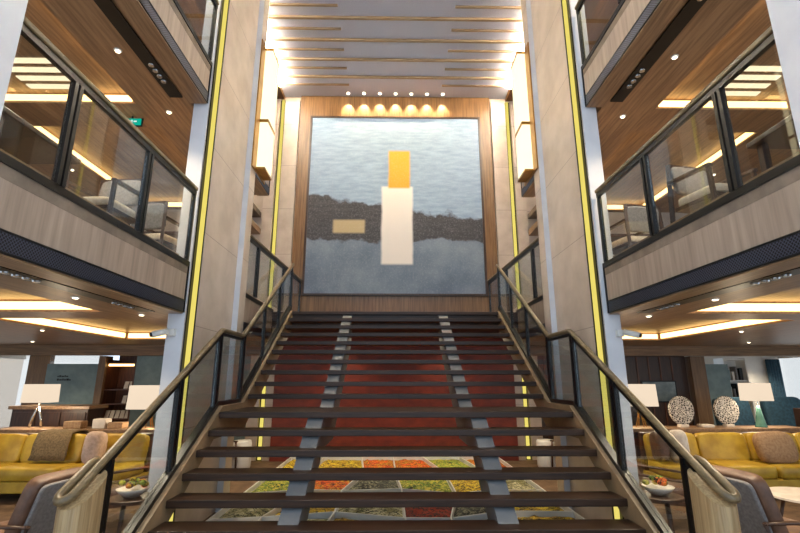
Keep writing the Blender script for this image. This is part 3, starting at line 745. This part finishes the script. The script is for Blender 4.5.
def dining_table(loc, lx, ly, label):
    t = thing('dining_table', label, 'table', loc, 0, 'dining tables behind the glass')
    MB().box(-lx, lx, -ly, ly, .71, .76).build('table_top', 'dark_wood', t, bevel=.008)
    for sx in (-1, 1):
        for sy in (-1, 1): MB().box(sx * (lx - .08) - .03, sx * (lx - .08) + .03, sy * (ly - .08) - .03, sy * (ly - .08) + .03, .001, .709).build('leg', 'dark_wood', t)
    return t
c = dining_chair((-3.5, 2.85, F2), R(178), 'dining chair behind the nearest left balcony pane, before the table')
for s, y, rz, lb in ((-1, 4.72, -5, 'dining chair behind the second left balcony pane, beyond the table'), (-1, 5.95, 170, 'dining chair behind the last left balcony pane, near the column'),
                     (1, 4.3, 12, 'dining chair with grey back behind the second right balcony pane'), (1, 5.95, -170, 'dining chair behind the last right balcony pane, near the column'), (1, 3.3, 90, 'dining chair behind the nearest right balcony pane, on the far side of the table')):
    dup(c, (s * (4.35 if y == 3.3 else 3.2), y, F2), R(rz), lb)
dining_table((-3.55, 3.72, F2), .42, .48, 'dark dining table behind the left balcony glass between two chairs')
dining_table((3.6, 3.3, F2), .42, .48, 'dark dining table behind the nearest right balcony pane')
dining_table((-3.35, 6.85, F2), .5, .42, 'dark dining table on the left deck behind the column')
dining_table((3.35, 6.85, F2), .5, .42, 'dark dining table on the right deck behind the column')
# emissive bands painting the glow between louver slats, nearer trays of the lower deck
for s in (-1, 1):
    for i in range(4):
        y = 4.72 + .165 * i
        o = MB().box(s * 4.05, s * 4.75, y, y + .085, S2 + .128, S2 + .1395).build('louver_glow_band', 'louver_glow')
        tag(single(o, (s * 4.4, y + .04, S2 + .128)), f'flat cream band painted as slat glow in the {SIDE[s]} deck ceiling, {["nearest", "second", "third", "farthest"][i]} of its row', 'light', 'painted slat glow in the deck ceiling')
# ------------------------------------------------------------------ room lamps: downlights in the soffits
k = 0
for s in (-1, 1):
    for lv, z, en in ((1, S1, 30), (2, S2, 56), (3, S3, 30)):
        for x, y in ((3.1, 4.4), (3.1, 5.6), (5.6, 4.0), (5.6, 7.4), (3.1, 8.4), (7.4, 9.6), (9.3, 11.7)):  # the last position is an added lamp that brightens the dim far wall
            if (lv == 3 and (x, y) == (3.1, 8.4)) or (lv > 1 and x > 9): continue
            k += 1
            pl = {3.1: 'beside the balcony edge', 5.6: 'farther from the edge', 7.4: 'toward the far wall', 9.3: 'added to brighten the far corner'}[x]
            d = thing('downlight', f'downlight {WHERE[lv]}, {SIDE[s]}, {pl}, {"near" if y < 4.5 else "middle" if y < 6 else "far" if y < 8 else "farthest"}', 'downlight', (s * x, y, z), group='downlights in the deck ceilings')
            MB().lathe([(.036, -.012), (.042, -.001)], seg=14).build('ring', 'white', d)
            MB().lathe([(.024, -.018), (.024, -.0125)], seg=14).build('bulb', 'bulb', d)
            lamp('spot', 'SPOT', (0, 0, -.03), en * P_ROOM, (1, .82, .58), d, spot_size=R(125), spot_blend=.6, shadow_soft_size=.06)

for s in (-1, 1):
    for i, (x, y) in enumerate(((.5, 9.6), (1.75, 9.6), (1.1, 10.4))):
        d = thing('downlight', f'small spotlight under the top landing, {SIDE[s]} half, {["nearest the middle", "nearest the side", "close to the red wall"][i]}', 'downlight', (s * x, y, F2 - .3), group='spotlights under the top landing')
        MB().lathe([(.036, -.012), (.042, -.001)], seg=14).build('ring', 'white', d)
        MB().lathe([(.024, -.018), (.024, -.0125)], seg=14).build('bulb', 'bulb', d)
        l = lamp('spot', 'SPOT', (0, 0, -.03), 26, (1, .84, .6), d, spot_size=R(130), spot_blend=.6, shadow_soft_size=.06)
        l.rotation_euler = (R(-18), 0, 0)
# ------------------------------------------------------------------ exit sign, wall cameras
t = thing('exit_sign', 'small green lit escape sign hanging under the upper left balcony', 'sign', (-3.65, 5.7, S2 - .1))
MB().box(-3.78, -3.52, 5.69, 5.71, S2 - .14, S2 - .05).build('panel', 'exit', t, world=True)
MB().box(-3.8, -3.5, 5.711, 5.725, S2 - .155, S2 - .035).build('backing', 'black', t, world=True)
MB().box(-3.66, -3.64, 5.711, 5.725, S2 - .034, S2 - .001).build('bracket', 'black', t, world=True)
sm = MB()
for x, w, h in ((-3.75, .025, .05), (-3.71, .04, .025), (-3.65, .025, .04), (-3.61, .04, .02)): sm.box(x, x + w, 5.686, 5.6895, S2 - .095 - h / 2, S2 - .095 + h / 2)
sm.build('pictogram', 'exit_white', t, world=True)
for s in (-1, 1):
    t = thing('wall_camera', f'small white camera on the {SIDE[s]} column below the balcony', 'camera', (s * 2.6, 5.4, 2.25), group='white cameras on the columns')
    MB().box(s * 2.56, s * 2.64, 5.33, 5.399, 2.22, 2.30).build('mount', 'white', t, world=True, bevel=.01)
    MB().tube([(s * 2.62, 5.31, 2.27), (s * 2.74, 5.20, 2.22)], .035, 12).build('body', 'white', t, smooth=True, world=True)
    MB().tube([(s * 2.742, 5.198, 2.2195), (s * 2.755, 5.186, 2.2135)], .024, 12).build('lens', 'ink', t, world=True)
